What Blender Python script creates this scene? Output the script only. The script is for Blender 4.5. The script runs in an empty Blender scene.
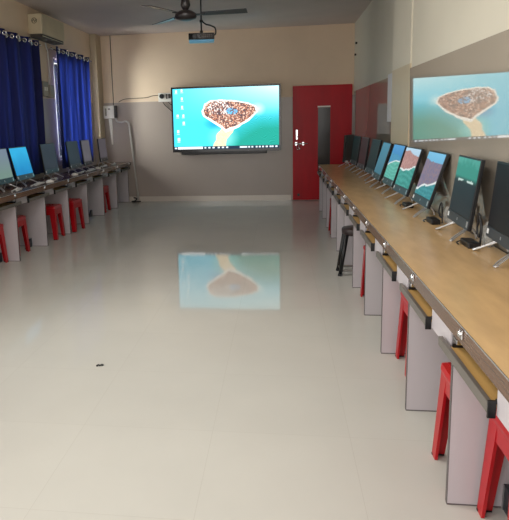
import bpy, bmesh, math, random
import numpy as np
from mathutils import Vector, Matrix, Euler
random.seed(7)
C = bpy.context.scene.collection
PI = math.pi

# ------------------------------------------------------------------ materials
def lin(c):
    out = []
    for v in c:
        v /= 255.0
        out.append(v/12.92 if v <= .04045 else ((v+.055)/1.055)**2.4)
    return out

def mk(name, rgb, rough=.5, metal=0., var=.06, scale=6., bump=0., bscale=60., ior=1.5, coat=0., stretch=(1, 1, 1), coat_rough=.03):
    m = bpy.data.materials.new(name); m.use_nodes = True
    nt = m.node_tree; N = nt.nodes; L = nt.links
    b = N['Principled BSDF']
    b.inputs['Roughness'].default_value = rough
    b.inputs['Metallic'].default_value = metal
    b.inputs['IOR'].default_value = ior
    b.inputs['Coat Weight'].default_value = coat
    b.inputs['Coat Roughness'].default_value = coat_rough
    c = lin(rgb)
    tc = N.new('ShaderNodeTexCoord'); mp = N.new('ShaderNodeMapping')
    mp.inputs['Scale'].default_value = stretch
    L.new(tc.outputs['Object'], mp.inputs['Vector'])
    nz = N.new('ShaderNodeTexNoise'); nz.inputs['Scale'].default_value = scale; nz.inputs['Detail'].default_value = 5
    L.new(mp.outputs[0], nz.inputs['Vector'])
    rp = N.new('ShaderNodeValToRGB')
    rp.color_ramp.elements[0].position = .3; rp.color_ramp.elements[1].position = .7
    rp.color_ramp.elements[0].color = [x*(1-var) for x in c]+[1]
    rp.color_ramp.elements[1].color = [min(1, x*(1+var)) for x in c]+[1]
    L.new(nz.outputs[0], rp.inputs[0]); L.new(rp.outputs[0], b.inputs['Base Color'])
    if bump:
        n2 = N.new('ShaderNodeTexNoise'); n2.inputs['Scale'].default_value = bscale
        L.new(mp.outputs[0], n2.inputs['Vector'])
        bp = N.new('ShaderNodeBump'); bp.inputs['Strength'].default_value = bump; bp.inputs['Distance'].default_value = .01
        L.new(n2.outputs[0], bp.inputs['Height']); L.new(bp.outputs[0], b.inputs['Normal'])
    return m

def picture_mat(name, strength, rough=.4):
    m = bpy.data.materials.new(name); m.use_nodes = True
    nt = m.node_tree; b = nt.nodes['Principled BSDF']
    a = nt.nodes.new('ShaderNodeVertexColor'); a.layer_name = 'picture'
    b.inputs['Base Color'].default_value = (.012, .012, .014, 1)
    b.inputs['Roughness'].default_value = rough
    nt.links.new(a.outputs['Color'], b.inputs['Emission Color'])
    b.inputs['Emission Strength'].default_value = strength
    b.inputs['Specular IOR Level'].default_value = .12
    return m

def tile_mat():
    m = mk('floor_tile', (197, 196, 189), rough=.05, var=.03, scale=1.6, ior=1.38)
    m.node_tree.nodes['Principled BSDF'].inputs['Specular IOR Level'].default_value = .2
    nt = m.node_tree; N = nt.nodes; L = nt.links; b = N['Principled BSDF']
    src = b.inputs['Base Color'].links[0].from_socket
    tc = N.new('ShaderNodeTexCoord'); mp = N.new('ShaderNodeMapping')
    mp.inputs['Location'].default_value = (.328, 0, 0)
    L.new(tc.outputs['Object'], mp.inputs['Vector'])
    br = N.new('ShaderNodeTexBrick'); br.offset = 0; br.inputs['Scale'].default_value = 1
    br.inputs['Brick Width'].default_value = .645; br.inputs['Row Height'].default_value = .645
    br.inputs['Mortar Size'].default_value = .0014; br.inputs['Mortar Smooth'].default_value = .2
    br.inputs['Color1'].default_value = (1, 1, 1, 1); br.inputs['Color2'].default_value = (.98, .98, .98, 1); br.inputs['Mortar'].default_value = (.9, .89, .88, 1)
    L.new(mp.outputs[0], br.inputs['Vector'])
    mx = N.new('ShaderNodeMix'); mx.data_type = 'RGBA'; mx.blend_type = 'MULTIPLY'; mx.inputs[0].default_value = 1
    L.new(src, mx.inputs[6]); L.new(br.outputs['Color'], mx.inputs[7]); L.new(mx.outputs[2], b.inputs['Base Color'])
    n2 = N.new('ShaderNodeTexNoise'); n2.inputs['Scale'].default_value = 2.2
    L.new(mp.outputs[0], n2.inputs['Vector'])
    bp = N.new('ShaderNodeBump'); bp.inputs['Strength'].default_value = .012; bp.inputs['Distance'].default_value = .01
    L.new(n2.outputs[0], bp.inputs['Height']); L.new(bp.outputs[0], b.inputs['Normal'])
    return m

def curtain_mat():
    m = mk('curtain_cloth', (18, 24, 80), rough=.9, var=.25, scale=9, stretch=(1, 1, .25))
    nt = m.node_tree; N = nt.nodes; L = nt.links; b = N['Principled BSDF']
    tr = N.new('ShaderNodeBsdfTranslucent'); tr.inputs[0].default_value = (.02, .045, .34, 1)
    ms = N.new('ShaderNodeMixShader')
    m2 = N.new('ShaderNodeMapping'); m2.inputs['Scale'].default_value = (0, 13, .5); n2 = N.new('ShaderNodeTexNoise'); n2.inputs['Scale'].default_value = 1; n2.inputs['Detail'].default_value = 3
    t2 = N.new('ShaderNodeTexCoord'); L.new(t2.outputs['Object'], m2.inputs['Vector']); L.new(m2.outputs[0], n2.inputs['Vector'])
    r2 = N.new('ShaderNodeMapRange'); r2.inputs[1].default_value = .45; r2.inputs[2].default_value = .75; r2.inputs[3].default_value = .02; r2.inputs[4].default_value = .12
    L.new(n2.outputs[0], r2.inputs[0]); L.new(r2.outputs[0], ms.inputs[0])
    L.new(b.outputs[0], ms.inputs[1]); L.new(tr.outputs[0], ms.inputs[2])
    L.new(ms.outputs[0], N['Material Output'].inputs[0])
    return m

def glass_mat():
    m = bpy.data.materials.new('window_glass'); m.use_nodes = True
    nt = m.node_tree; N = nt.nodes; L = nt.links
    t = N.new('ShaderNodeBsdfTransparent'); t.inputs[0].default_value = (.93, .96, .95, 1)
    g = N.new('ShaderNodeBsdfGlossy'); g.inputs['Roughness'].default_value = .05
    fr = N.new('ShaderNodeFresnel'); fr.inputs[0].default_value = 1.45
    ms = N.new('ShaderNodeMixShader')
    L.new(fr.outputs[0], ms.inputs[0]); L.new(t.outputs[0], ms.inputs[1]); L.new(g.outputs[0], ms.inputs[2])
    L.new(ms.outputs[0], N['Material Output'].inputs[0])
    return m

def plastic_film_mat():
    m = bpy.data.materials.new('clear_film'); m.use_nodes = True
    nt = m.node_tree; N = nt.nodes; L = nt.links
    b = N['Principled BSDF']; b.inputs['Base Color'].default_value = (.5, .5, .48, 1); b.inputs['Roughness'].default_value = .2
    t = N.new('ShaderNodeBsdfTransparent'); ms = N.new('ShaderNodeMixShader')
    nz = N.new('ShaderNodeTexNoise'); nz.inputs['Scale'].default_value = 25
    mr = N.new('ShaderNodeMapRange'); mr.inputs[3].default_value = .25; mr.inputs[4].default_value = .8
    L.new(nz.outputs[0], mr.inputs[0]); L.new(mr.outputs[0], ms.inputs[0])
    L.new(t.outputs[0], ms.inputs[1]); L.new(b.outputs[0], ms.inputs[2]); L.new(ms.outputs[0], N['Material Output'].inputs[0])
    return m

M = dict(
    floor=tile_mat(),
    cream=mk('cream_wall_paint', (226, 203, 176), rough=.6, var=.05, scale=1.4, bump=.05, bscale=90),
    cream_cool=mk('pale_wall_paint', (206, 200, 184), rough=.55, var=.04, scale=1.2, bump=.04, bscale=90),
    dado=mk('grey_wall_enamel', (170, 157, 147), rough=.28, var=.04, scale=1.3, ior=1.5),
    dado_gloss=mk('glossy_grey_wall_enamel', (160, 152, 140), rough=.025, var=.03, scale=1.1, ior=2.8),
    ceiling=mk('ceiling_paint', (205, 190, 182), rough=.85, var=.07, scale=1.1, bump=.08, bscale=30),
    column=mk('buff_column_paint', (190, 174, 146), rough=.45, var=.05, scale=2),
    skirting=mk('skirting_tile', (214, 204, 192), rough=.12, var=.03, scale=3),
    wood=mk('worktop_laminate', (204, 170, 122), rough=.22, var=.1, scale=5, stretch=(3, .7, 1)),
    wood_dark=mk('dark_worktop_laminate', (104, 82, 66), rough=.25, var=.15, scale=5, stretch=(3, .7, 1)),
    tray=mk('tray_wood', (205, 165, 100), rough=.4, var=.1, scale=8, stretch=(3, .7, 1)),
    edge=mk('brown_edge_strip', (104, 78, 62), rough=.22, var=.3, scale=10, stretch=(1, .3, 30)),
    panel=mk('pale_lilac_laminate', (190, 183, 187), rough=.4, var=.03, scale=3),
    panel_edge=mk('grey_panel_edge', (96, 90, 90), rough=.5),
    rail=mk('grey_tray_rail', (112, 106, 100), rough=.4, metal=.2),
    black=mk('black_plastic', (16, 16, 18), rough=.35),
    blackgloss=mk('black_gloss_plastic', (10, 10, 12), rough=.12),
    chin=mk('charcoal_plastic', (46, 52, 60), rough=.35),
    silver=mk('brushed_silver', (196, 196, 198), rough=.3, metal=.75),
    chrome=mk('chrome', (225, 225, 228), rough=.12, metal=1),
    sticker=mk('white_sticker', (228, 230, 232), rough=.5),
    red=mk('red_plastic', (176, 10, 22), rough=.32, var=.1, scale=4),
    door=mk('red_door_paint', (182, 8, 26), rough=.38, var=.14, scale=3, stretch=(2, 1, .4), ior=1.35),
    white=mk('white_plastic', (236, 232, 224), rough=.4),
    acbody=mk('aged_ac_plastic', (196, 182, 152), rough=.4, var=.07),
    darkvent=mk('dark_vent', (66, 60, 54), rough=.6),
    greybox=mk('grey_switch_plastic', (150, 144, 132), rough=.5),
    pipe=mk('grey_conduit', (206, 203, 198), rough=.4),
    seat_dark=mk('dark_brown_vinyl', (52, 40, 40), rough=.45),
    fanpaint=mk('dark_brown_fan_paint', (34, 28, 30), rough=.3),
    blue_lit=mk('blue_lit_plastic', (96, 170, 214), rough=.35),
    lead=mk('black_cable', (22, 22, 24), rough=.5),
    wlead=mk('white_cable', (205, 205, 204), rough=.45),
    rodmat=mk('brown_curtain_rod', (84, 70, 56), rough=.35, metal=.5),
    winframe=mk('window_frame_paint', (150, 150, 150), rough=.5),
    slot=mk('dark_window_film', (66, 62, 60), rough=.15),
    paper=mk('white_paper', (224, 224, 228), rough=.7),
    curtain=curtain_mat(), glass=glass_mat(), film=plastic_film_mat(),
)

# ------------------------------------------------------------------ mesh helpers
class MB:
    def __init__(s): s.bm = bmesh.new(); s.mi = 0
    def _mat(s, faces):
        for f in faces: f.material_index = s.mi
    def hexa(s, p):           # 8 points: bottom ring 0-3, top ring 4-7
        v = [s.bm.verts.new(q) for q in p]
        fs = [s.bm.faces.new([v[i] for i in r]) for r in ((3, 2, 1, 0), (4, 5, 6, 7), (0, 1, 5, 4), (1, 2, 6, 5), (2, 3, 7, 6), (3, 0, 4, 7))]
        s._mat(fs); return s
    def box(s, x0, x1, y0, y1, z0, z1, bevel=0, mat=None):
        p = [(x0, y0, z0), (x1, y0, z0), (x1, y1, z0), (x0, y1, z0), (x0, y0, z1), (x1, y0, z1), (x1, y1, z1), (x0, y1, z1)]
        if mat is not None: p = [tuple(mat @ Vector(q)) for q in p]
        if bevel:
            b2 = bmesh.new(); v = [b2.verts.new(q) for q in p]
            for r in ((3, 2, 1, 0), (4, 5, 6, 7), (0, 1, 5, 4), (1, 2, 6, 5), (2, 3, 7, 6), (3, 0, 4, 7)): b2.faces.new([v[i] for i in r])
            bmesh.ops.bevel(b2, geom=list(b2.edges), offset=bevel, segments=2, affect='EDGES', profile=.6)
            s.merge(b2)
        else: s.hexa(p)
        return s
    def merge(s, b2):
        mp = {}
        for v in b2.verts: mp[v.index if False else v] = s.bm.verts.new(v.co)
        for f in b2.faces:
            try:
                g = s.bm.faces.new([mp[v] for v in f.verts]); g.material_index = s.mi; g.smooth = f.smooth
            except ValueError: pass
        b2.free()
    def cyl(s, p0, p1, r0, r1=None, n=16, cap=True, smooth=True):
        r1 = r0 if r1 is None else r1
        return s.tube([p0, p1], [r0, r1], n, cap, smooth)
    def tube(s, pts, r, n=8, cap=True, smooth=True):
        pts = [Vector(p) for p in pts]; k = len(pts)
        rs = r if isinstance(r, (list, tuple)) else [r]*k
        rings = []; ref = None
        for i, p in enumerate(pts):
            t = (pts[min(i+1, k-1)]-pts[max(i-1, 0)])
            if t.length < 1e-9: t = Vector((0, 0, 1))
            t.normalize()
            if ref is None:
                ref = Vector((0, 0, 1)) if abs(t.z) < .9 else Vector((1, 0, 0))
            u = t.cross(ref)
            if u.length < 1e-6: u = t.orthogonal()
            u.normalize(); w = u.cross(t); ref = w
            rings.append([s.bm.verts.new(p+rs[i]*(math.cos(2*PI*j/n)*u+math.sin(2*PI*j/n)*w)) for j in range(n)])
        for a, b in zip(rings, rings[1:]):
            for j in range(n):
                f = s.bm.faces.new((a[j], a[(j+1) % n], b[(j+1) % n], b[j])); f.smooth = smooth; f.material_index = s.mi
        if cap:
            f = s.bm.faces.new(rings[0][::-1]); f.material_index = s.mi
            f = s.bm.faces.new(rings[-1]); f.material_index = s.mi
        return s
    def lathe(s, prof, centre=(0, 0, 0), n=24):
        cx, cy, cz = centre; rings = []
        for r, z in prof:
            rings.append([s.bm.verts.new((cx+max(r, 1e-4)*math.cos(2*PI*j/n), cy+max(r, 1e-4)*math.sin(2*PI*j/n), cz+z)) for j in range(n)])
        for a, b in zip(rings, rings[1:]):
            for j in range(n):
                f = s.bm.faces.new((a[j], a[(j+1) % n], b[(j+1) % n], b[j])); f.smooth = True; f.material_index = s.mi
        f = s.bm.faces.new(rings[0][::-1]); f.material_index = s.mi
        f = s.bm.faces.new(rings[-1]); f.material_index = s.mi
        return s
    def torus(s, c, axis, R, r, n=20, m=8):
        axis = Vector(axis).normalized(); u = axis.orthogonal().normalized(); w = axis.cross(u); c = Vector(c)
        rings = []
        for i in range(n):
            a = 2*PI*i/n; d = math.cos(a)*u+math.sin(a)*w
            rings.append([s.bm.verts.new(c+d*(R+r*math.cos(2*PI*j/m))+axis*r*math.sin(2*PI*j/m)) for j in range(m)])
        for i in range(n):
            a, b = rings[i], rings[(i+1) % n]
            for j in range(m):
                f = s.bm.faces.new((a[j], a[(j+1) % m], b[(j+1) % m], b[j])); f.smooth = True; f.material_index = s.mi
        return s
    def build(s, name, mats, parent=None, loc=None, rot=None):
        bmesh.ops.recalc_face_normals(s.bm, faces=list(s.bm.faces))
        me = bpy.data.meshes.new(name); s.bm.to_mesh(me); s.bm.free()
        for m in (mats if isinstance(mats, (list, tuple)) else [mats]): me.materials.append(m)
        o = bpy.data.objects.new(name, me); C.objects.link(o)
        if parent: o.parent = parent
        if loc is not None: o.location = loc
        if rot is not None: o.rotation_euler = rot
        return o

def spline(pts, k=8):
    pts = [Vector(p) for p in pts]; out = []
    P = [pts[0]]+pts+[pts[-1]]
    for i in range(1, len(P)-2):
        a, b, c, d = P[i-1:i+3]
        for j in range(k):
            t = j/k
            out.append(.5*((2*b)+(c-a)*t+(2*a-5*b+4*c-d)*t*t+(3*b-a-3*c+d)*t**3))
    out.append(pts[-1]); return out

def tag(o, label=None, cat=None, group=None, kind=None):
    if label: o['label'] = label
    if cat: o['category'] = cat
    if group: o['group'] = group
    if kind: o['kind'] = kind
    return o
def thing(name, label, cat, loc=(0, 0, 0), rz=0, group=None):
    o = bpy.data.objects.new(name, None); C.objects.link(o); o.empty_display_size = .1
    o.location = loc; o.rotation_euler = (0, 0, rz)
    return tag(o, label, cat, group)
def struct(o): o['kind'] = 'structure'; return o
def kids(o): return [c for c in C.objects if c.parent == o]
def dup(root, loc, rz=0, label=None):
    r = root.copy(); C.objects.link(r); r.location = loc; r.rotation_euler = (0, 0, rz)
    if label: r['label'] = label
    for ch in kids(root):
        c = ch.copy(); C.objects.link(c); c.parent = r
        for g in kids(ch):
            d = g.copy(); C.objects.link(d); d.parent = c
    return r

# ------------------------------------------------------------------ dimensions
D = 10.88          # back wall
H = 3.12           # ceiling
XL = -3.43         # left wall
XR = 1.18          # right wall near the camera
XF = 1.31          # right wall beyond the column
Y0 = -1.4          # near end of what is built

# ------------------------------------------------------------------ setting
struct(MB().box(-3.9, 1.7, Y0, D+.25, -.15, 0).build('floor', M['floor']))
struct(MB().box(-3.9, 1.7, Y0, D+.25, H, H+.15).build('ceiling', M['ceiling']))
w = MB(); w.box(XL, XF, D, D+.2, 1.89, H); w.mi = 1; w.box(XL, XF, D, D+.2, 0, 1.89); w.mi = 0
struct(w.build('wall_back', [M['cream'], M['dado']]))
# left wall with two window openings
WIN = [(6.25, 7.80, .95, 2.52), (8.75, 10.36, .95, 2.52), (-.6, 1.4, .95, 2.52), (2.5, 4.4, .95, 2.52)]
w = MB(); ys = [(Y0, -.6), (1.4, 2.5), (4.4, 6.25), (7.80, 8.75), (10.36, D+.2)]
def wseg(y0, y1, z0, z1):
    for a, b, mi in ((0, 1.89, 1), (1.89, H, 0)):
        lo, hi = max(a, z0), min(b, z1)
        if hi > lo: w.mi = mi; w.box(XL-.2, XL, y0, y1, lo, hi)
for a, b in ys: wseg(a, b, 0, H)
for (y0, y1, z0, z1) in WIN: wseg(y0, y1, 0, z0); wseg(y0, y1, z1, H)
struct(w.build('wall_left', [M['cream'], M['dado']]))
for i, (y0, y1, z0, z1) in enumerate(WIN):
    f = MB(); x0, x1 = XL-.14, XL-.08
    f.box(x0, x1, y0, y0+.05, z0, z1); f.box(x0, x1, y1-.05, y1, z0, z1)
    f.box(x0, x1, y0+.05, y1-.05, z0, z0+.05); f.box(x0, x1, y0+.05, y1-.05, z1-.05, z1)
    ym = (y0+y1)/2; f.box(x0, x1, ym-.03, ym+.03, z0+.05, z1-.05)
    wo = struct(f.build('window_%d' % (i+1), M['winframe']))
    MB().box(XL-.113, XL-.107, y0+.04, y1-.04, z0+.04, z1-.04).build('pane', M['glass'], wo)
    g = MB()
    for k in range(9): yy = y0+.12+k*(y1-y0-.24)/8; g.cyl((XL-.04, yy, z0), (XL-.04, yy, z1), .007, n=6)
    g.build('grille', M['winframe'], wo)
# right wall: near stretch, column, recessed stretch
w = MB(); w.box(XR, XR+.3, Y0, 5.62, 1.905, H); w.mi = 1
xw = lambda y, z: XR+.006-.0043*(y-4.5)-.0149*(z-1.0)      # enamelled dado tilted slightly to shift the television's reflection
w.hexa([(xw(Y0, 0), Y0, 0), (XR+.3, Y0, 0), (XR+.3, 5.62, 0), (xw(5.62, 0), 5.62, 0), (xw(Y0, 1.905), Y0, 1.905), (XR+.3, Y0, 1.905), (XR+.3, 5.62, 1.905), (xw(5.62, 1.905), 5.62, 1.905)]); w.mi = 0
w.box(XF, XF+.2, 6.47, D+.2, 1.95, H); w.mi = 1; w.box(XF, XF+.2, 6.47, D+.2, 0, 1.95)
struct(w.build('wall_right', [M['cream_cool'], M['dado_gloss']]))
w = MB(); w.box(XR-.012, XR+.3, 5.62, 6.47, 1.95, H); w.mi = 1; w.box(XR-.012, XR+.3, 5.62, 6.47, 0, 1.95)
struct(w.build('trim_1', [M['cream_cool'], M['column']]))
struct(MB().box(XL, XL+.115, 10.58, D, 0, H).build('trim_2', M['column']))
struct(MB().box(XL+.115, .2, D-.012, D, 0, .1).build('baseboard_back', M['skirting']))
# red door
d = struct(MB().box(.232, 1.28, D-.045, D, .012, 2.078, bevel=.004).build('door_1', M['door']))
MB().box(.68, .90, D-.049, D-.044, .50, 1.685).build('vision_slit', M['slot'], d)
f = MB(); f.box(.665, .68, D-.054, D-.044, .49, 1.70); f.box(.90, .915, D-.054, D-.044, .49, 1.70); f.box(.68, .90, D-.054, D-.044, 1.685, 1.70); f.box(.68, .90, D-.054, D-.044, .49, .50)
f.build('slit_frame', M['door'], d)
MB().box(.672, .90, D-.066, D-.05, 1.687, 1.712).build('slit_ledge', M['white'], d)
f = MB(); f.box(.286, .322, D-.062, D-.045, 1.12, 1.30, bevel=.004); f.box(.292, .316, D-.085, D-.062, 1.15, 1.19, bevel=.004); f.build('latch', M['chrome'], d)
f = MB(); f.cyl((.25, D-.062, 1.045), (.50, D-.062, 1.045), .01, n=10); f.box(.275, .31, D-.056, D-.045, 1.015, 1.075); f.box(.40, .435, D-.056, D-.045, 1.015, 1.075)
f.tube([(.34, D-.064, 1.04), (.34, D-.075, .985), (.355, D-.07, .95)], .008); f.tube([(.30, D-.064, .99), (.31, D-.07, .94), (.38, D-.07, .95)], .007)
f.build('sliding_bolt', M['chrome'], d)
f = MB(); f.cyl((.335, D-.05, .105), (.335, D-.044, .105), .024, n=16); f.build('floor_bolt_hole', M['black'], d)

# ------------------------------------------------------------------ pictures shown on the screens
def pip(px, py, poly):
    inside = np.zeros(px.shape, bool); n = len(poly); j = n-1
    for i in range(n):
        xi, yi = poly[i]; xj, yj = poly[j]
        c = ((yi > py) != (yj > py)) & (px < (xj-xi)*(py-yi)/(yj-yi+1e-12)+xi)
        inside ^= c; j = i
    return inside
def vnoise(u, v, f, seed):
    r = np.random.RandomState(seed); n = int(f)+3; g = r.rand(n, n)
    x, y = u*f, v*f; xi, yi = np.clip(x.astype(int), 0, n-2), np.clip(y.astype(int), 0, n-2)
    a, b = x-xi, y-yi; a = a*a*(3-2*a); b = b*b*(3-2*b)
    return g[yi, xi]*(1-a)*(1-b)+g[yi, xi+1]*a*(1-b)+g[yi+1, xi]*(1-a)*b+g[yi+1, xi+1]*a*b
def mixc(a, b, t): return a*(1-t[..., None])+np.array(b)*t[..., None]
def island(u, v, taskbar=True, icons=True):
    px = 30+u*455; py = 36+(1-v)*254-10*u
    n1 = vnoise(u, v*.56, 24, 1); n2 = vnoise(u, v*.56, 120, 2)
    col = np.zeros(u.shape+(3,))+np.array([64, 198, 228.])
    col = mixc(col, (186, 234, 240), np.clip((v-.45)*2.0*(u*.9+.1), 0, 1))
    col = mixc(col, (24, 138, 118), np.clip((.66-v)*2.6*np.clip(u*1.9-.6, 0, 1), 0, .9))
    col = mixc(col, (58, 186, 204), np.clip((.5-v)*1.5*np.clip(.6-u, 0, 1), 0, 1))
    d0 = np.hypot((px-215)/60, (py-180)/28); col = mixc(col, (20, 130, 180), np.clip(1-d0, 0, 1)*.8)
    wave = np.sin((py*1.2+px*.35+n1*14)); col += (wave[..., None]*17*np.clip(u*1.6-.5, .15, 1)[..., None])*(py > 150)[..., None]
    d1 = np.hypot((px-395)/38, (py-120)/30); col = mixc(col, (215, 240, 238), np.clip(1-d1, 0, 1)*.9)
    d2 = np.hypot((px-245)/75, (py-240)/60); col = mixc(col, (150, 220, 205), np.clip(1-d2, 0, 1)*.9)
    wob = (n1-.5)*9
    bar = [(238, 198), (292, 186), (284, 215), (262, 245), (256, 292), (196, 292), (212, 245), (222, 222)]
    col = np.where(pip(px+wob, py, bar)[..., None], np.array([226, 206, 168.])+(n2[..., None]-.5)*24, col)
    isl = [(158, 128), (170, 100), (198, 86), (240, 84), (300, 88), (352, 97), (386, 110), (392, 132), (356, 165), (306, 192), (256, 210), (243, 196), (200, 170), (164, 148)]
    big = [(275+(x-275)*1.035, 137+(y-137)*1.07) for x, y in isl]
    col = np.where(pip(px+wob*.5, py+wob*.3, big)[..., None], np.array([244, 240, 228.]), col)
    ins = pip(px+wob*.3, py+wob*.3, [(275+(x-275)*.97, 135+(y-137)*.93) for x, y in isl])
    town = np.where((n2 > .68)[..., None], np.array([216, 186, 168.]), np.where((n2 < .40)[..., None], np.array([84, 70, 74.]), np.array([162, 106, 84.])))
    wh = np.hypot((px-238)/46, (py-112)/26) < 1+(n1-.5)*.8
    town = np.where((wh & (n2 > .56))[..., None], np.array([214, 208, 204.]), town)
    bl = np.hypot((px-285)/24, (py-128)/14) < 1
    town = np.where((bl & (n2 > .5))[..., None], np.array([96, 170, 214.]), town)
    col = np.where(ins[..., None], town, col)
    if icons:
        for ix, iy in ((45, 46), (70, 42), (70, 76), (70, 110), (49, 146), (74, 146), (75, 176), (49, 212), (51, 246)):
            k = 1.3 if ix < 52 and iy > 200 else 1
            col = np.where(((abs(px-ix) < 4*k) & (abs(py-iy) < 5*k))[..., None], np.array([236, 246, 248.]), col)
            col = np.where(((abs(px-ix) < 6) & (abs(py-iy-9*k) < 1.5))[..., None], np.array([190, 232, 238.]), col)
    if taskbar:
        tb = v < .052
        t = np.zeros(u.shape+(3,))+np.array([28, 44, 62.])
        t = np.where(((u > .035) & (u < .275) & (v > .008) & (v < .046))[..., None], np.array([240, 244, 246.]), t)
        for q in (.015, .30, .34, .38, .43, .47, .51, .64, .66, .69, .72, .75, .79, .82, .85, .885, .92, .94, .975):
            t = np.where(((abs(u-q) < (.009 if q != .66 else .02)) & (abs(v-.026) < .013))[..., None], np.array([214, 226, 232.]), t)
        col = np.where(tb[..., None], t, col)
    return col
def teal_fade(u, v):
    n = vnoise(u, v, 14, 5); col = mixc(np.zeros(u.shape+(3,))+np.array([32, 42, 46.]), (58, 150, 134), np.clip((v-.56)*9, 0, 1))
    col = mixc(col, (30, 60, 64), np.clip((.56-v)*1.2, 0, 1)*0+np.where(v < .56, .5, 0)*np.clip(v*1.6, 0, 1))
    col = mixc(col, (112, 194, 180), np.clip((v-.86)*4+(n-.5)*.6, 0, 1))
    band = (abs(v-.60-(n-.5)*.02) < .02) & (u > .18) & (u < .88) & (vnoise(u, v, 9, 8) > .35)
    return np.where(band[..., None], np.array([206, 228, 220.]), col)
def shore(u, v, top, mid, mid2, low, a, b, seed, skyline=None):
    n = vnoise(u, v, 3.2, seed)*.8+vnoise(u, v, 9, seed+2)*.2; n2 = vnoise(u, v, 26, seed+1)
    lo = a+(u-.5)*.22+(n-.5)*.18; hi = b+(n-.5)*.10-(u-.5)*.08
    col = np.zeros(u.shape+(3,))+np.array(low, float)+(np.sin(v*60+n*9)[..., None]*10)+(n2-.5)[..., None]*22
    land = np.array(mid, float)+(np.array(mid2, float)-np.array(mid, float))*n2[..., None]
    col = np.where((v > lo)[..., None], land, col)
    col = np.where((abs(v-lo) < .022)[..., None], np.array([226, 234, 232.]), col)
    col = np.where((v > hi)[..., None], np.array(top, float)+(v-.8)[..., None]*60, col)
    return col
def pic_blue(u, v): return mixc(np.zeros(u.shape+(3,))+np.array([20, 132, 192.]), (46, 176, 226), np.clip(v*1.2+(vnoise(u, v, 5, 3)-.5)*.3, 0, 1))
def pic_grey(u, v): return mixc(np.zeros(u.shape+(3,))+np.array([120, 146, 136.]), (124, 138, 156), np.clip(v*1.4-.2, 0, 1))
def pic_steel(u, v): return mixc(np.zeros(u.shape+(3,))+np.array([62, 112, 130.]), (74, 136, 160), np.clip(v, 0, 1))
def off(col):  # blank screens; reflections on them are painted as a faint coloured glow
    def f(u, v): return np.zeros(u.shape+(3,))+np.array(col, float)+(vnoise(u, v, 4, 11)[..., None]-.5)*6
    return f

PICM = {}
def display(name, W, Hh, fn, strength, nu, nv, parent, frame):
    """grid facing local -Y; u runs along +X (viewer's right), v up. frame = matrix into the parent's space"""
    us = np.linspace(0, 1, nu); vs = np.linspace(0, 1, nv)
    U, V = np.meshgrid(us, vs); col = np.clip(fn(U, V), 0, 255)/255.
    col = np.where(col <= .04045, col/12.92, ((col+.055)/1.055)**2.4)
    verts = [frame @ Vector(((a-.5)*W, 0, b*Hh)) for b in vs for a in us]
    faces = [(j*nu+i, j*nu+i+1, (j+1)*nu+i+1, (j+1)*nu+i) for j in range(nv-1) for i in range(nu-1)]
    me = bpy.data.meshes.new(name); me.from_pydata([tuple(v) for v in verts], [], faces)
    ca = me.color_attributes.new('picture', 'FLOAT_COLOR', 'POINT')
    ca.data.foreach_set('color', np.concatenate([col, np.ones(col.shape[:2]+(1,))], 2).astype(np.float32).ravel())
    if strength not in PICM: PICM[strength] = picture_mat('screen_light_%d' % (len(PICM)+1), strength)
    me.materials.append(PICM[strength])
    o = bpy.data.objects.new(name, me); C.objects.link(o); o.parent = parent
    return o

# ------------------------------------------------------------------ big wall display
tv = thing('television', 'large black-framed flat screen on the back wall showing an island in turquoise sea', 'television', (-.988, D-.001, .937))
f = MB(); hw, hh = 1.002, 1.19
f.box(-hw, hw, -.095, -.045, 0, hh, bevel=.008); f.build('casing', M['black'], tv)
f = MB(); f.box(-hw, hw, -.101, -.096, 0, .045); f.box(-hw, hw, -.101, -.096, hh-.03, hh); f.box(-hw, -hw+.03, -.101, -.096, .045, hh-.03); f.box(hw-.03, hw, -.101, -.096, .045, hh-.03)
f.build('bezel', M['blackgloss'], tv)
display('screen', 2*hw-.06, hh-.075, island, 1.7, 300, 170, tv, Matrix.Translation((0, -.0965, .045)))
f = MB(); f.box(-.5, .5, -.045, 0, .25, .33); f.box(-.5, .5, -.045, 0, .8, .88); f.build('wall_bracket', M['black'], tv)
MB().box(-.85, .75, -.075, -.045, -.05, .02, bevel=.01).build('speaker_bar', M['black'], tv)

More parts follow.
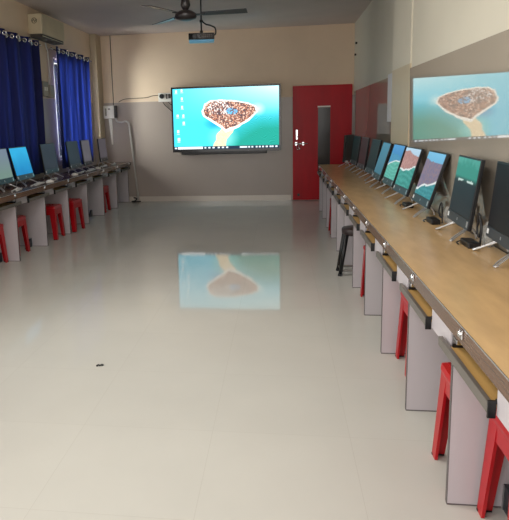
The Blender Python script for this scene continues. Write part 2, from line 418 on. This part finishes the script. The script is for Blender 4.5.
# ------------------------------------------------------------------ computer desks
def desk(name, label, sgn, xe, xp, xb, ys, z, y0, y1, wood, bays):
    """sgn=+1: aisle on the -x side (right desk); -1: mirrored. xe edge, xp panel front, xb back"""
    t = thing(name, label, 'desk', ((xe+xb)/2, (y0+y1)/2, 0))
    ox, oy = t.location.x, t.location.y
    def bx(m, x0, x1, a, b, z0, z1, bev=0):
        m.box(min(x0, x1)-ox, max(x0, x1)-ox, a-oy, b-oy, z0, z1, bevel=bev); return m
    s = sgn; th = .062
    wt = bx(MB(), xe+s*.004, xb, y0, y1, z-th+.034, z, 0).build('worktop', wood, t)
    e = MB(); bx(e, xe, xe+s*.004, y0, y1, z-th+.034, z-.001); bx(e, xe, xe+s*.03, y0, y1, z-th, z-th+.034, 0)
    e.build('edge_band', M['edge'], wt)
    e = MB(); bx(e, xe-s*.0012, xe+s*.0015, y0, y1, z-.003, z+.0005); e.build('edge_highlight', M['silver'], wt)  # thin silver strip added for the highlight along the worktop edge
    e = MB(); bx(e, xe+s*.03, xb-s*.02, y0+.01, y1-.01, z-th, z-th+.034); e.build('underframe', M['panel_edge'], wt)
    pitch = abs(ys[1]-ys[0])
    for i, y in enumerate(ys):
        p = bx(MB(), xp, xb-s*.03, y-.009, y+.009, .006, z-th).build('side_panel', M['panel'], t)
        q = MB(); bx(q, xp-s*.001, xp+s*.0015, y-.0095, y+.0095, .006, z-th); bx(q, xp, xb-s*.03, y-.0095, y+.0095, 0, .006); q.build('edge_lipping', M['panel_edge'], p)
    for i, y in enumerate(ys):
        if y+.28 < y1: bx(MB(), xp-s*.006, xb-s*.05, y+.0095, y+.28, z-th-.085, z-th).build('divider_block', M['panel'], t)
        if y-pitch*.3 < y0: continue
        a, b = y-pitch+.285, y-.012            # opening between block and panel
        tr = bx(MB(), xp-s*.0135, xb-s*.15, a, b, z-th-.064, z-th-.054).build('keyboard_tray', M['tray'], t)
        r = MB(); bx(r, xp-s*.030, xp-s*.014, a-.0, y+.085, z-th-.084, z-th-.049, .002); r.build('tray_rail', M['rail'], tr)
        r = MB(); bx(r, xp-s*.032, xp-s*.008, a-.008, a, z-th-.095, z-th-.040, .002); r.build('end_cap', M['black'], tr)
        for q in (a, b-.008): bx(MB(), xp-s*.0065, xb-s*.2, q, q+.008, z-th-.054, z-th-.04).build('slide', M['black'], tr)
        r = MB(); bx(r, xp-s*.005, xp+s*.03, b-.045, b-.004, z-th-.03, z-th-.012, .002); r.build('slide_clip', M['chrome'], tr)
        yl = y-.13
        r = MB(); r.cyl((xe-s*.014-ox, yl-oy, z-.022), (xe-s*.0005-ox, yl-oy, z-.022), .010, n=14); bx(r, xe-s*.007, xe-s*.0005, yl-.016, yl+.016, z-.04, z-.006, .002); r.build('lock', M['chrome'], t)
    for y in bays:
        r = MB(); x0 = xp+s*.20; yy = y-.0095
        pts = lambda X: [(X-ox, yy-.18-oy, .0), (X-ox, yy-oy, 0), (X-ox, yy-oy, .10), (X-ox, yy-.05-oy, .10)]
        A, B = pts(x0), pts(x0+s*.025)
        v = [r.bm.verts.new(q) for q in A+B]
        for fc in ((0, 1, 2, 3), (7, 6, 5, 4), (0, 4, 5, 1), (1, 5, 6, 2), (2, 6, 7, 3), (3, 7, 4, 0)): r.bm.faces.new([v[k] for k in fc])
        fb = r.build('floor_bracket', M['chin'], t)
        r = MB(); bx(r, x0-s*.004, x0-s*.0005, yy-.012, yy, 0, .10); r.build('bracket_edge', M['silver'], fb)
    return t
RY = [2.136+.738*k for k in range(-1, 11)]
LY = [10.80-.802*k for k in range(8, -1, -1)]
TZR, TZL = .753, .776
desk('computer_desk', 'long tan wooden computer desk with white side panels along the right wall', 1, .616, .626, 1.165, RY, TZR, 1.05, 9.56, M['wood'], [RY[1]])
desk('computer_desk', 'long dark brown computer desk with white side panels under the blue curtains', -1, -2.826, -2.886, -3.30, LY, TZL, 4.2, 10.845, M['wood_dark'], [LY[2], LY[3], LY[6]])

# ------------------------------------------------------------------ all-in-one computers
MW, MH = .48, .405
def computer(loc, facing, tilt, fn, strength, label, group, res=(40, 34), dark=None):
    """facing: rotation about z; local screen faces -Y"""
    t = thing('all_in_one_computer', label, 'computer', loc, facing, group)
    fr = Matrix.Translation((0, 0, .072)) @ Matrix.Rotation(-tilt, 4, 'X')
    f = MB(); f.box(-MW/2, MW/2, 0, .022, 0, MH, bevel=.003, mat=fr); c = f.build('casing', M['black'], t)
    f = MB(); f.box(-MW/2+.04, MW/2-.04, .022, .035, .03, MH-.09, bevel=.006, mat=fr); f.build('rear_cover', M['black'], c)
    f = MB(); f.box(-MW/2+.002, MW/2-.002, -.003, -.0002, .002, .058, mat=fr); ch = f.build('chin', M['chin'], t)
    f = MB(); f.box(-MW/2+.012, -MW/2+.04, -.0042, -.0032, .018, .045, mat=fr); f.build('sticker', M['sticker'], ch)
    f = MB(); f.box(MW/2-.036, MW/2-.012, -.0042, -.0032, .016, .05, mat=fr); f.build('sticker', M['silver'], ch)
    f = MB(); f.box(-.006, .006, -.0042, -.0032, .024, .04, mat=fr); f.build('emblem', M['silver'], ch)
    display('screen', MW-.016, MH-.072, fn, strength, res[0], res[1], t, fr @ Matrix.Translation((0, -.0012, .062)))
    for sx in (-1, 1):
        f = MB(); x = sx*.13
        pts = spline([(x-sx*.002, .045, .085), (x+sx*.016, .01, .055), (x+sx*.045, -.045, .022), (x+sx*.066, -.07, .0075), (x+sx*.056, -.078, .007), (x+sx*.046, -.072, .0085), (x+sx*.022, -.045, .026), (x-sx*.018, .035, .068)], 5)
        f.tube(pts, .0048, n=8); f.box(x-.02, x+.02, .014, .05, .06, .095, bevel=.004)
        pts = spline([(x-sx*.004, .045, .075), (x, .07, .04), (x, .08, .007)], 5); f.tube(pts, .0055, n=8)
        f.build('stand_foot', M['silver'], t)
    return t
GR = 'computers along the right desk'; GL = 'computers along the left desk'
R90 = -PI/2     # screen (-Y) turned to face -X
e1 = 1.0
def rc(X, Y, tilt, rot, fn, strength, label, **k):
    return computer((X, Y, TZR), R90+math.radians(rot), math.radians(tilt), fn, strength, label, GR, **k)
rc(1.09, 3.03, 5, -3, off((10, 12, 14)), .8, 'switched-off black computer nearest the camera on the right desk, cut by the frame')
rc(1.055, 3.64, 8, -2.5, teal_fade, .8, 'computer with a teal screen fading to black, second from the front on the right desk', res=(60, 60))
rc(1.03, 4.50, 17.5, 0, lambda u, v: shore(u, v, (112, 182, 220), (112, 106, 140), (150, 124, 128), (58, 140, 146), .26, .80, 21), .85, 'computer showing purple hills under blue sky above teal water, on the right desk', res=(60, 60))
rc(1.015, 5.17, 16.5, 2, lambda u, v: shore(u, v, (178, 206, 226), (196, 150, 142), (164, 116, 112), (62, 150, 140), .50, .88, 31), .85, 'computer showing pink-brown sand and white surf above green water, on the right desk', res=(60, 60))
rc(1.03, 5.86, 17, 1, lambda u, v: shore(u, v, (66, 140, 196), (60, 136, 178), (80, 150, 186), (92, 176, 160), .52, .74, 41), .85, 'computer showing deep blue above pale green water, right of the steel-blue screen', res=(60, 60))
rc(1.012, 6.43, 17, -1, pic_steel, .8, 'computer with a plain steel-blue screen beside the four dark ones on the right desk')
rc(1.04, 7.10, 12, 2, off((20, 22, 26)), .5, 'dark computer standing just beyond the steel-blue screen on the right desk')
rc(1.04, 7.82, 8, 2, off((60, 12, 20)), .5, 'dark computer with a red reflection painted on its screen, third from the far end of the right desk')
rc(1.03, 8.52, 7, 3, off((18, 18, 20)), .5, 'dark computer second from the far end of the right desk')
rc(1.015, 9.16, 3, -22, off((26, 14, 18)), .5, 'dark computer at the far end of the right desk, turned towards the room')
def lc(Y, tilt, rot, fn, strength, label, X=-3.09, **k):
    return computer((X, Y, TZL), PI/2+math.radians(rot), math.radians(tilt), fn, strength, label, GL, **k)
lc(6.19, 11, 0, pic_grey, .8, 'computer with a pale grey-green screen at the left edge of the photo')
lc(6.76, 13, 0, pic_blue, .9, 'computer with a bright blue screen on the left desk')
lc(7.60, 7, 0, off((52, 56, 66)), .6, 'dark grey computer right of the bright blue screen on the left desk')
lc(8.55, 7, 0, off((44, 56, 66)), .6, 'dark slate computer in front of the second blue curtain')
lc(9.14, 6, 4, off((104, 102, 110)), .6, 'computer with reflected light painted pale grey on its screen, at the far edge of the second curtain')
lc(10.02, 5, 2, off((92, 86, 92)), .6, 'computer with reflected light painted greyish on its screen, at the far end of the left desk near the corner column')

# ------------------------------------------------------------------ stools
def stool(loc, rz, label):
    t = thing('plastic_stool', label, 'stool', loc, rz, 'red plastic stools under the desks')
    h = .44; a = .135
    f = MB(); f.box(-.15, .15, -.15, .15, h-.05, h, bevel=.022)
    f.box(-.125, .125, -.125, .125, h-.004, h+.006, bevel=.004)
    for k in range(8): f.torus((.07*math.cos(k*PI/4), .07*math.sin(k*PI/4), h+.006), (0, 0, 1), .012, .003, 10, 5)
    f.build('seat', M['red'], t)
    for sx in (-1, 1):
        for sy in (-1, 1):
            f = MB(); wt, wb, tk = .075, .05, .012; T = .142; B = .163; zt = h-.03
            # two flat webs meeting at the corner
            f.hexa([(sx*B, sy*B, 0), (sx*(B-wb), sy*B, 0), (sx*(B-wb), sy*(B-tk), 0), (sx*B, sy*(B-tk), 0), (sx*T, sy*T, zt), (sx*(T-wt), sy*T, zt), (sx*(T-wt), sy*(T-tk), zt), (sx*T, sy*(T-tk), zt)])
            f.hexa([(sx*B, sy*(B-tk), 0), (sx*B, sy*(B-wb), 0), (sx*(B-tk), sy*(B-wb), 0), (sx*(B-tk), sy*(B-tk), 0), (sx*T, sy*(T-tk), zt), (sx*T, sy*(T-wt), zt), (sx*(T-tk), sy*(T-wt), zt), (sx*(T-tk), sy*(T-tk), zt)])
            lg = f.build('leg', M['red'], t)
            f = MB(); f.box(min(sx*(B+.001), sx*(B-wb)), max(sx*(B+.001), sx*(B-wb)), min(sy*(B+.001), sy*(B-tk-.001)), max(sy*(B+.001), sy*(B-tk-.001)), 0, .008); f.build('foot_pad', M['black'], lg)
    f = MB()
    for q in range(4):
        R = Matrix.Rotation(q*PI/2, 4, 'Z'); f.box(-.10, .10, .134, .143, h-.11, h-.045, mat=R)
    f.build('apron', M['red'], t)
    return t
s0 = stool((.892, 1.945, 0), 0, 'red plastic stool nearest the camera, at the lower right corner')
for (x, y, rz, lb) in (
    (.82, 2.315, 0, 'red plastic stool behind the nearest right side panel, only its edge showing'),
    (.87, 3.41, 0, 'red stool showing two slim legs beside the third right side panel from the camera'),
    (.825, 4.70, 0, 'thin red stool sliver just in front of the black round stool on the right'),
    (.80, 7.68, 0, 'red plastic stool farthest away under the right desk'),
    (-3.17, 5.79, 0, 'red plastic stool at the left edge of the photo under the left desk'),
    (-3.16, 6.35, 0, 'red stool showing two narrow legs, second from the left edge under the left desk'),
    (-3.075, 7.31, .04, 'red stool with a gap between its legs, left desk, below the dark grey computer'),
    (-3.0, 7.88, -.1, 'red stool sticking out into the aisle from the left desk'),
    (-3.12, 9.65, 0, 'red plastic stool farthest away under the left desk')):
    dup(s0, (x, y, 0), rz, lb)
bs = thing('round_stool', 'black metal stool with a round dark brown seat, half under the right desk', 'stool', (.715, 5.58, 0))
f = MB(); f.lathe([(.0, .385), (.125, .385), (.135, .395), (.138, .435), (.13, .448), (.0, .452)]); f.build('seat', M['seat_dark'], bs)
for sx, sy in ((-1, 1), (1, 1), (1, -1), (-1, -1)):
    f = MB(); f.tube([(sx*.10, sy*.085, .395), (sx*.158, sy*.10, .0)], [.022, .017], n=10); lg = f.build('leg', M['black'], bs)
    f = MB(); f.cyl((sx*.158, sy*.10, .0), (sx*.155, sy*.0992, .02), .021, n=10); f.build('foot_pad', M['black'], lg)
f = MB()
for p, q in (((-1, 1), (1, 1)), ((1, 1), (1, -1)), ((1, -1), (-1, -1)), ((-1, -1), (-1, 1))): f.cyl((p[0]*.15, p[1]*.098, .05), (q[0]*.15, q[1]*.098, .05), .008, n=8)
f.build('foot_rail', M['rail'], bs)

# ------------------------------------------------------------------ curtains
def curtain(y0, y1, label, neyes, seed, zt=2.665, zb=.83, xc=XL+.088):
    rnd = random.Random(seed); t = thing('curtain', label, 'curtain', (xc, (y0+y1)/2, zb), 0, 'blue eyelet curtains')
    W = y1-y0; ny = int(W/.0125); nz = 22; per = W/(neyes/4)
    ph = rnd.random()
    me = bmesh.new(); vs = []
    for j in range(nz+1):
        z = (zt-zb)*j/nz; row = []
        for i in range(ny+1):
            y = -W/2+W*i/ny; k = 1-.35*(1-j/nz)
            x = .035*k*math.sin(2*PI*(y+W/2)/per+PI/4)+(.006+.012*(1-j/nz))*math.sin(27*y+seed+.9*z+1.5*math.sin(4*y))
            row.append(me.verts.new((x, y+.012*(1-j/nz)*math.sin(5*y+2*z), z)))
        vs.append(row)
    for j in range(nz):
        for i in range(ny):
            f = me.faces.new((vs[j][i], vs[j][i+1], vs[j+1][i+1], vs[j+1][i])); f.smooth = True
    m = MB(); m.bm.free(); m.bm = me
    m.build('cloth', M['curtain'], t)
    for e in range(neyes):
        yy = -W/2+W*(e+.5)/neyes
        slope = math.cos(2*PI*(yy+W/2)/per+PI/4)
        xx = .035*math.sin(2*PI*(yy+W/2)/per+PI/4)
        f = MB(); f.torus((xx+.006, yy, zt-zb-.05), (.75, -.66 if slope > 0 else -.3, 0), .023, .0095, 18, 6); f.build('eyelet', M['chrome'], t)
    return t
curtain(5.75, 7.97, 'wide deep-blue eyelet curtain at the left edge of the photo, below the air conditioner', 24, 3)
curtain(8.60, 10.17, 'deep-blue eyelet curtain on the far window next to the corner column', 16, 8)
def crod(y0, y1, label):
    x = XL+.088; t = thing('curtain_rod', label, 'curtain rod', (x, (y0+y1)/2, 2.615), 0, 'curtain rods')
    h = (y1-y0)/2
    f = MB(); f.cyl((0, -h, 0), (0, h, 0), .009, n=10); f.build('rod', M['rodmat'], t)
    for s in (-1, 1):
        f = MB(); f.lathe([(0, -.02), (.014, -.016), (.02, 0), (.014, .016), (0, .02)], n=12); f.build('finial', M['chrome'], t, (0, s*(h+.018), 0), (PI/2, 0, 0))
        f = MB(); f.cyl((-.088, s*(h-.03), 0), (0, s*(h-.03), 0), .006, n=8); f.box(-.088, -.082, s*(h-.03)-.02, s*(h-.03)+.02, -.03, .03); f.build('bracket', M['rodmat'], t)
crod(5.65, 8.05, 'brown curtain rod with a bright end knob holding the wide near curtain')
crod(8.50, 10.32, 'brown curtain rod with a bright end knob holding the far curtain')

# ------------------------------------------------------------------ air conditioner and wall fittings (left)
ac = thing('air_conditioner', 'cream split air conditioner mounted high above the gap between the blue curtains', 'air conditioner', (XL, 8.33, 2.70))
f = MB(); f.box(.0, .205, -.43, .43, .045, .315, bevel=.018); f.build('housing', M['acbody'], ac)
f = MB(); f.box(.02, .19, -.41, .41, .0, .046, bevel=.006); f.build('air_outlet', M['darkvent'], ac)
R = Matrix.Translation((.17, 0, .03)) @ Matrix.Rotation(.5, 4, 'Y')
f = MB(); f.box(-.06, .03, -.39, .39, -.004, .004, mat=R); f.build('louver', M['acbody'], ac)
f = MB(); f.box(.204, .209, -.40, .40, .11, .30, bevel=.002); f.build('front_panel', M['acbody'], ac)
f = MB(); f.torus((.10, -.431, .22), (0, 1, 0), .035, .004, 20, 6); f.tube(spline([(.07, -.433, .205), (.095, -.433, .235), (.105, -.433, .205), (.13, -.433, .235)], 4), .004, n=6); f.build('end_emblem', M['darkvent'], ac)
sb = thing('switch_box', 'grey double switch box on the left wall between the two curtains', 'switch box', (XL, 8.32, 1.92))
f = MB(); f.box(0, .05, -.13, .06, .0, .21, bevel=.006); f.build('body', M['greybox'], sb)
f = MB(); f.box(0, .075, .065, .22, -.01, .17, bevel=.006); f.build('cover', M['greybox'], sb)
f = MB(); f.box(.05, .056, -.10, -.06, .08, .13); f.box(.05, .056, -.03, .01, .08, .13); f.build('switch', M['white'], sb)
f = MB(); f.tube(spline([(XL+.03, 8.42, 2.69), (XL+.025, 8.46, 2.63), (XL+.02, 8.51, 2.56), (XL+.018, 8.52, 2.3), (XL+.018, 8.47, 2.10)], 6), .012, n=8)
tag(f.build('drain_pipe', M['pipe']), 'thin pale pipe running down from the air conditioner to the switch box', 'pipe')

# ------------------------------------------------------------------ back wall fittings
jb = thing('junction_box', 'white square junction box on the back wall by the left corner column', 'junction box', (-3.19, D, 1.60))
f = MB(); f.box(-.115, .09, -.09, 0, 0, .24, bevel=.01); f.build('body', M['white'], jb)
f = MB(); f.box(.09, .135, -.075, 0, .01, .235, bevel=.004); f.build('side_panel', M['darkvent'], jb)
f = MB(); f.box(-.02, .02, -.094, -.09, .16, .19); f.box(-.08, -.05, -.094, -.09, .05, .19); f.build('switch', M['greybox'], jb)
f = MB(); f.tube([(-3.125, D-.008, H), (-3.125, D-.008, 2.5), (-3.12, D-.008, 1.83)], .006, n=6)
tag(f.build('wall_cable', M['lead']), 'thin dark cable dropping from the ceiling to the white junction box', 'cable')
f = MB(); f.hexa([(-3.19, D-.02, 1.11), (-3.165, D-.02, 1.11), (-3.165, D, 1.11), (-3.19, D, 1.11), (-3.225, D-.03, 1.595), (-3.165, D-.03, 1.595), (-3.165, D, 1.595), (-3.225, D, 1.595)])  # pale strip added to stand in for a narrow glow on the wall
tag(f.build('glow_strip', M['white']), 'pale tapering strip of painted glow below the white junction box', 'strip')
f = MB(); f.tube(spline([(-3.09, D-.02, 1.60), (-3.06, D-.03, 1.545), (-2.98, D-.03, 1.525), (-2.90, D-.03, 1.54), (-2.845, D-.03, 1.51), (-2.825, D-.03, 1.42)], 6)+[Vector((-2.71, D-.03, .02))], .017, n=8)
tag(f.build('conduit', M['pipe']), 'grey conduit bending from the junction box down to the floor by the left desk', 'conduit')
f = MB(); f.tube(spline([(-2.80, D-.05, .08), (-2.74, D-.06, .07), (-2.76, D-.07, .03), (-2.83, D-.09, .012), (-2.72, D-.1, .012), (-2.66, D-.06, .012)], 5), .011, n=8)
tag(f.build('cable', M['lead']), 'black cable curled on the floor at the foot of the grey conduit', 'cable')
f = MB(); f.tube(spline([(-3.02, D-.006, 1.90), (-2.88, D-.006, 1.955), (-2.5, D-.006, 1.965), (-2.36, D-.006, 1.995), (-2.24, D-.006, 2.0)], 6), .006, n=6)
tag(f.build('cable', M['rodmat']), 'thin cable along the top of the grey band left of the television', 'cable')
so = thing('power_socket', 'white wall socket with a round black plug left of the television', 'socket', (-2.13, D, 1.93))
f = MB(); f.box(-.12, .13, -.02, 0, -.05, .11, bevel=.004); f.build('plate', M['white'], so)
f = MB(); f.cyl((-.05, -.06, .05), (-.05, -.02, .05), .042, .045, n=16); f.build('plug', M['black'], so)
f = MB(); f.box(.03, .05, -.03, -.02, .0, .09); f.box(.075, .12, -.035, -.02, .01, .09); f.build('switch', M['darkvent'], so)
f = MB(); f.tube(spline([(-2.16, D-.03, 1.87), (-2.12, D-.02, 1.81), (-2.02, D-.02, 1.72), (-1.95, D-.02, 1.64)], 5), .008, n=6); f.tube(spline([(-2.06, D-.03, 1.87), (-2.02, D-.02, 1.83), (-1.95, D-.02, 1.78)], 5), .007, n=6)
tag(f.build('power_cable', M['lead']), 'dark power cables running from the socket down behind the television', 'cable')

# right-hand recessed wall: notice and hooks
f = MB(); f.box(XF-.006, XF, 7.19, 7.50, 1.42, 1.985)
tag(f.build('notice_sheet', M['paper']), 'white notice sheet on the right wall beyond the column, seen edge-on', 'notice')
for z, x in ((2.74, 0), (2.56, 0)):
    f = MB(); f.cyl((XF-.03, D-.25-(z-2.56)*.6, z), (XF, D-.25-(z-2.56)*.6, z), .018, n=10)
    tag(f.build('wall_hook', M['black']), '%s black hook high on the right wall near the back corner' % ('upper small' if z > 2.6 else 'lower small'), 'hook', 'wall hooks')

# ------------------------------------------------------------------ ceiling fan and projector
fan = thing('ceiling_fan', 'dark brown three-bladed ceiling fan hanging from the ceiling', 'fan', (-.935, 6.03, H))
zf = 2.54-H
f = MB(); f.cyl((0, 0, 0), (0, 0, zf+.05), .013, n=12); f.build('down_rod', M['fanpaint'], fan)
f = MB(); f.lathe([(.016, zf+.20), (.04, zf+.17), (.05, zf+.10), (.03, zf+.06), (.016, zf+.05)]); f.build('canopy', M['fanpaint'], fan)
f = MB(); f.lathe([(.02, zf+.055), (.07, zf+.045), (.105, zf+.02), (.112, zf-.01), (.10, zf-.03), (.05, zf-.045), (.0, zf-.048)]); mo = f.build('motor', M['fanpaint'], fan)
for a in (-3, -117, 130):
    R = Matrix.Rotation(math.radians(a), 4, 'Z') @ Matrix.Translation((0, 0, zf+.005)) @ Matrix.Rotation(math.radians(-9), 4, 'X')
    f = MB(); f.box(.09, .20, -.02, .02, -.004, .004, mat=R)
    b2 = MB(); b2.hexa([tuple(R @ Vector(q)) for q in ((.17, -.05, .004), (.62, -.062, .004), (.62, .062, .004), (.17, .05, .004), (.17, -.05, .009), (.62, -.062, .009), (.62, .062, .009), (.17, .05, .009))])
    bl = b2.build('blade', M['fanpaint'], fan); f.build('blade_arm', M['fanpaint'], bl)
pj = thing('projector', 'black projector with its underside painted as lit blue, hung from a ceiling pole', 'projector', (-.905, 7.0, 2.385), math.radians(7))
f = MB(); f.box(-.15, .15, -.12, .12, .035, .11, bevel=.01); f.build('body', M['blackgloss'], pj)
f = MB(); f.box(-.145, .145, -.118, .0, .008, .036, bevel=.006); f.build('lower_casing', M['blue_lit'], pj)  # blue light on the underside is put into the casing colour
f = MB(); f.cyl((-.08, -.13, .07), (-.08, -.115, .07), .024, n=18); f.build('lens', M['black'], pj)
f = MB()
for k in range(6): f.box(.0+k*.022, .012+k*.022, -.1225, -.1195, .055, .095)
f.build('grille', M['darkvent'], pj)
f = MB(); f.cyl((0, 0, .13), (0, 0, H-2.385), .01, n=10); f.box(-.05, .05, -.05, .05, .108, .118); f.cyl((0, 0, .118), (0, 0, .15), .02, n=10); f.cyl((0, 0, .24), (0, 0, .27), .02, n=10)
f.build('mount_pole', M['black'], pj)
f = MB(); f.tube(spline([(.01, 0, .26), (.05, -.02, .22), (.11, -.03, .20), (.16, -.03, .17), (.165, -.02, .11), (.13, -.0, .085)], 6), .009, n=8); f.build('cable', M['lead'], pj)

# ------------------------------------------------------------------ clutter on the desks
def adapter(x, y, z, rz, label, g):
    t = thing('power_adapter', label, 'power adapter', (x, y, z), rz, g)
    f = MB(); f.box(-.075, .075, -.03, .03, 0, .034, bevel=.006); f.build('body', M['black'], t)
    f = MB(); f.tube(spline([(.07, 0, .017), (.088, .012, .016), (.08, .045, .006), (.03, .05, .005)], 5), .004, n=6); f.build('lead', M['lead'], t)
    return t
G = 'power adapters behind the right computers'
adapter(1.04, 3.335, TZR, PI/2, 'black power adapter between the switched-off computer and the teal-and-black screen', G)
adapter(1.03, 4.08, TZR, PI/2, 'black power adapter between the teal-and-black screen and the purple-hills screen', G)
adapter(1.02, 4.83, TZR, PI/2, 'black power adapter between the purple-hills and pink-sand screens', G)
def cable(name, pts, r, mat, label, g=None):
    f = MB(); f.tube(spline(pts, 6), r, n=7); return tag(f.build(name, mat), label, 'cable', g)
cable('cable', [(1.085, 3.31, TZR+.006), (1.088, 3.30, TZR+.10), (1.088, 3.325, TZR+.15), (1.085, 3.365, TZR+.10), (1.088, 3.34, TZR+.05), (1.088, 3.315, TZR+.11), (1.085, 3.35, TZR+.18), (1.085, 3.37, TZR+.06)], .005, M['lead'], 'black cable loop standing beside the nearest power adapter')
cable('cable', [(1.075, 4.03, TZR+.006), (1.078, 4.05, TZR+.09), (1.078, 4.08, TZR+.14), (1.075, 4.12, TZR+.07), (1.078, 4.06, TZR+.04), (1.075, 4.03, TZR+.12)], .005, M['lead'], 'black cable loop behind the computer with purple hills')
# crumpled clear wrap behind the two nearest computers
def wrap(x, y, z, sx, sy, sz, seed, label):
    bm = bmesh.new(); bmesh.ops.create_icosphere(bm, subdivisions=3, radius=1)
    r = random.Random(seed)
    for v in bm.verts:
        n = 1+.22*(r.random()-.5); v.co = Vector((v.co.x*sx*n, v.co.y*sy*n, max(v.co.z*n, -.6)*sz+.6*sz))
    m = MB(); m.bm.free(); m.bm = bm
    return tag(m.build('plastic_wrap', M['film'], None, (x, y, z)), label, 'plastic wrap', 'crumpled clear wraps on the right desk')
wrap(1.134, 3.335, TZR, .03, .045, .085, 4, 'crumpled clear plastic wrap behind the teal-and-black screen')
wrap(1.13, 4.08, TZR, .03, .06, .07, 5, 'crumpled clear plastic wrap behind the purple-hills screen')
GC = 'white cables heaped on the left desk'
def heap(y, seed, label, x=-2.92, mat='wlead', n=10, s=.10):
    r = random.Random(seed); pts = [(x+r.uniform(-.03, .03), y+r.uniform(-s, s), TZL+.006+r.random()*.03) for _ in range(n)]
    pts[0] = (x-.03, y-s, TZL+.006)
    return cable('cable_bundle', pts, .0075, M[mat], label, GC)
heap(6.15, 1, 'white cable bundle below the pale grey-green screen at the left edge')
heap(6.70, 2, 'white cable bundle below the bright blue screen', s=.14)
heap(7.25, 3, 'white cable bundle between the bright blue screen and the dark grey computer', s=.13)
heap(8.25, 4, 'white cable bundle left of the dark slate computer', s=.12)
heap(8.72, 5, 'thick white cable bundle in front of the dark slate computer', s=.16, n=16)
heap(9.45, 6, 'white cable bundle in front of the pale grey computer on the left desk', s=.15, n=14)
heap(10.05, 7, 'white cable bundle at the far end of the left desk', s=.13)
def mouse(x, y, label):
    t = thing('computer_mouse', label, 'mouse', (x, y, TZL), 0, 'mice on the left desk')
    bm = bmesh.new(); bmesh.ops.create_uvsphere(bm, u_segments=16, v_segments=10, radius=1)
    for v in bm.verts: v.co = Vector((v.co.x*.052, v.co.y*.03, max(v.co.z, -.25)*.03+.0075))
    for f in bm.faces: f.smooth = True
    m = MB(); m.bm.free(); m.bm = bm; m.build('shell', M['white'], t)
    f = MB(); f.cyl((.025, -.003, .034), (.025, .003, .034), .006, n=10); f.build('wheel', M['black'], t)
    return t
m0 = mouse(-2.93, 8.02, 'pale mouse on the left desk, left of the dark slate computer')
dup(m0, (-2.90, 7.02, TZL), .5, 'pale mouse on the left desk, right of the bright blue screen')
dup(m0, (-2.94, 9.15, TZL), -.4, 'pale mouse on the left desk in front of the far grey computers')

# ------------------------------------------------------------------ the scrap on the floor
f = MB(); f.tube(spline([(-.02, -.008, .004), (-.01, .007, .006), (.0, -.005, .004), (.009, .008, .007), (.02, .003, .004)], 5), .004, n=8); f.box(-.022, -.010, -.011, .0, 0, .008, bevel=.002); f.box(.008, .021, .0, .011, 0, .009, bevel=.002)
tag(f.build('plastic_scrap', M['black'], None, (-1.112, 3.28, 0)), 'tiny black plastic scrap lying alone on the pale tiled floor', 'scrap')

# ------------------------------------------------------------------ light
def area(name, loc, rot, sx, sy, e, col):
    l = bpy.data.lights.new(name, 'AREA'); l.shape = 'RECTANGLE'; l.size = sx; l.size_y = sy; l.energy = e; l.color = col
    o = bpy.data.objects.new(name, l); C.objects.link(o); o.location = loc; o.rotation_euler = rot; return o
area('daylight', (-1.1, Y0-.1, 1.6), (PI/2, 0, 0), 4.2, 2.6, 90, (1, .97, .93))
for y in (.6, 2.6, 4.6):
    area('overhead_fill', (-.9, y, H-.12), (0, 0, 0), 1.2, .12, 16, (1, .97, .93))  # unseen overhead lamps added to brighten the floor and worktops
for i, (y0, y1, z0, z1) in enumerate(WIN):
    area('window_daylight', (XL-.5, (y0+y1)/2, (z0+z1)/2), (0, -PI/2, 0), z1-z0, y1-y0, (40, 330, 95, 95)[i], (1, .98, .95))
wd = bpy.data.worlds.new('sky'); bpy.context.scene.world = wd; wd.use_nodes = True
nt = wd.node_tree; bg = nt.nodes['Background']
bg.inputs[0].default_value = (.95, .96, 1, 1); bg.inputs[1].default_value = .5

# ------------------------------------------------------------------ camera
cam = bpy.data.cameras.new('camera'); co = bpy.data.objects.new('camera', cam); C.objects.link(co)
yaw, pitch, roll = .1451, .1622, -.0284
fw = Vector((-math.sin(yaw)*math.cos(pitch), math.cos(yaw)*math.cos(pitch), -math.sin(pitch)))
r = Vector((math.cos(yaw), math.sin(yaw), 0)); u = r.cross(fw)
c, s = math.cos(roll), math.sin(roll)
r2 = c*r+s*u; u2 = -s*r+c*u
mat = Matrix((r2, u2, -fw)).transposed().to_4x4(); mat.translation = (0, 0, 1.47)
co.matrix_world = mat
cam.sensor_fit = 'VERTICAL'; cam.sensor_height = 36; cam.lens = 580*36/520
cam.shift_x = (254.5-196.74)/520; cam.shift_y = (217.99-260)/520
cam.clip_start = .05
sc = bpy.context.scene; sc.camera = co
sc.view_settings.view_transform = 'Standard'; sc.view_settings.look = 'None'
sc.view_settings.gamma = 1; sc.view_settings.exposure = .15; sc.view_settings.use_curve_mapping = False
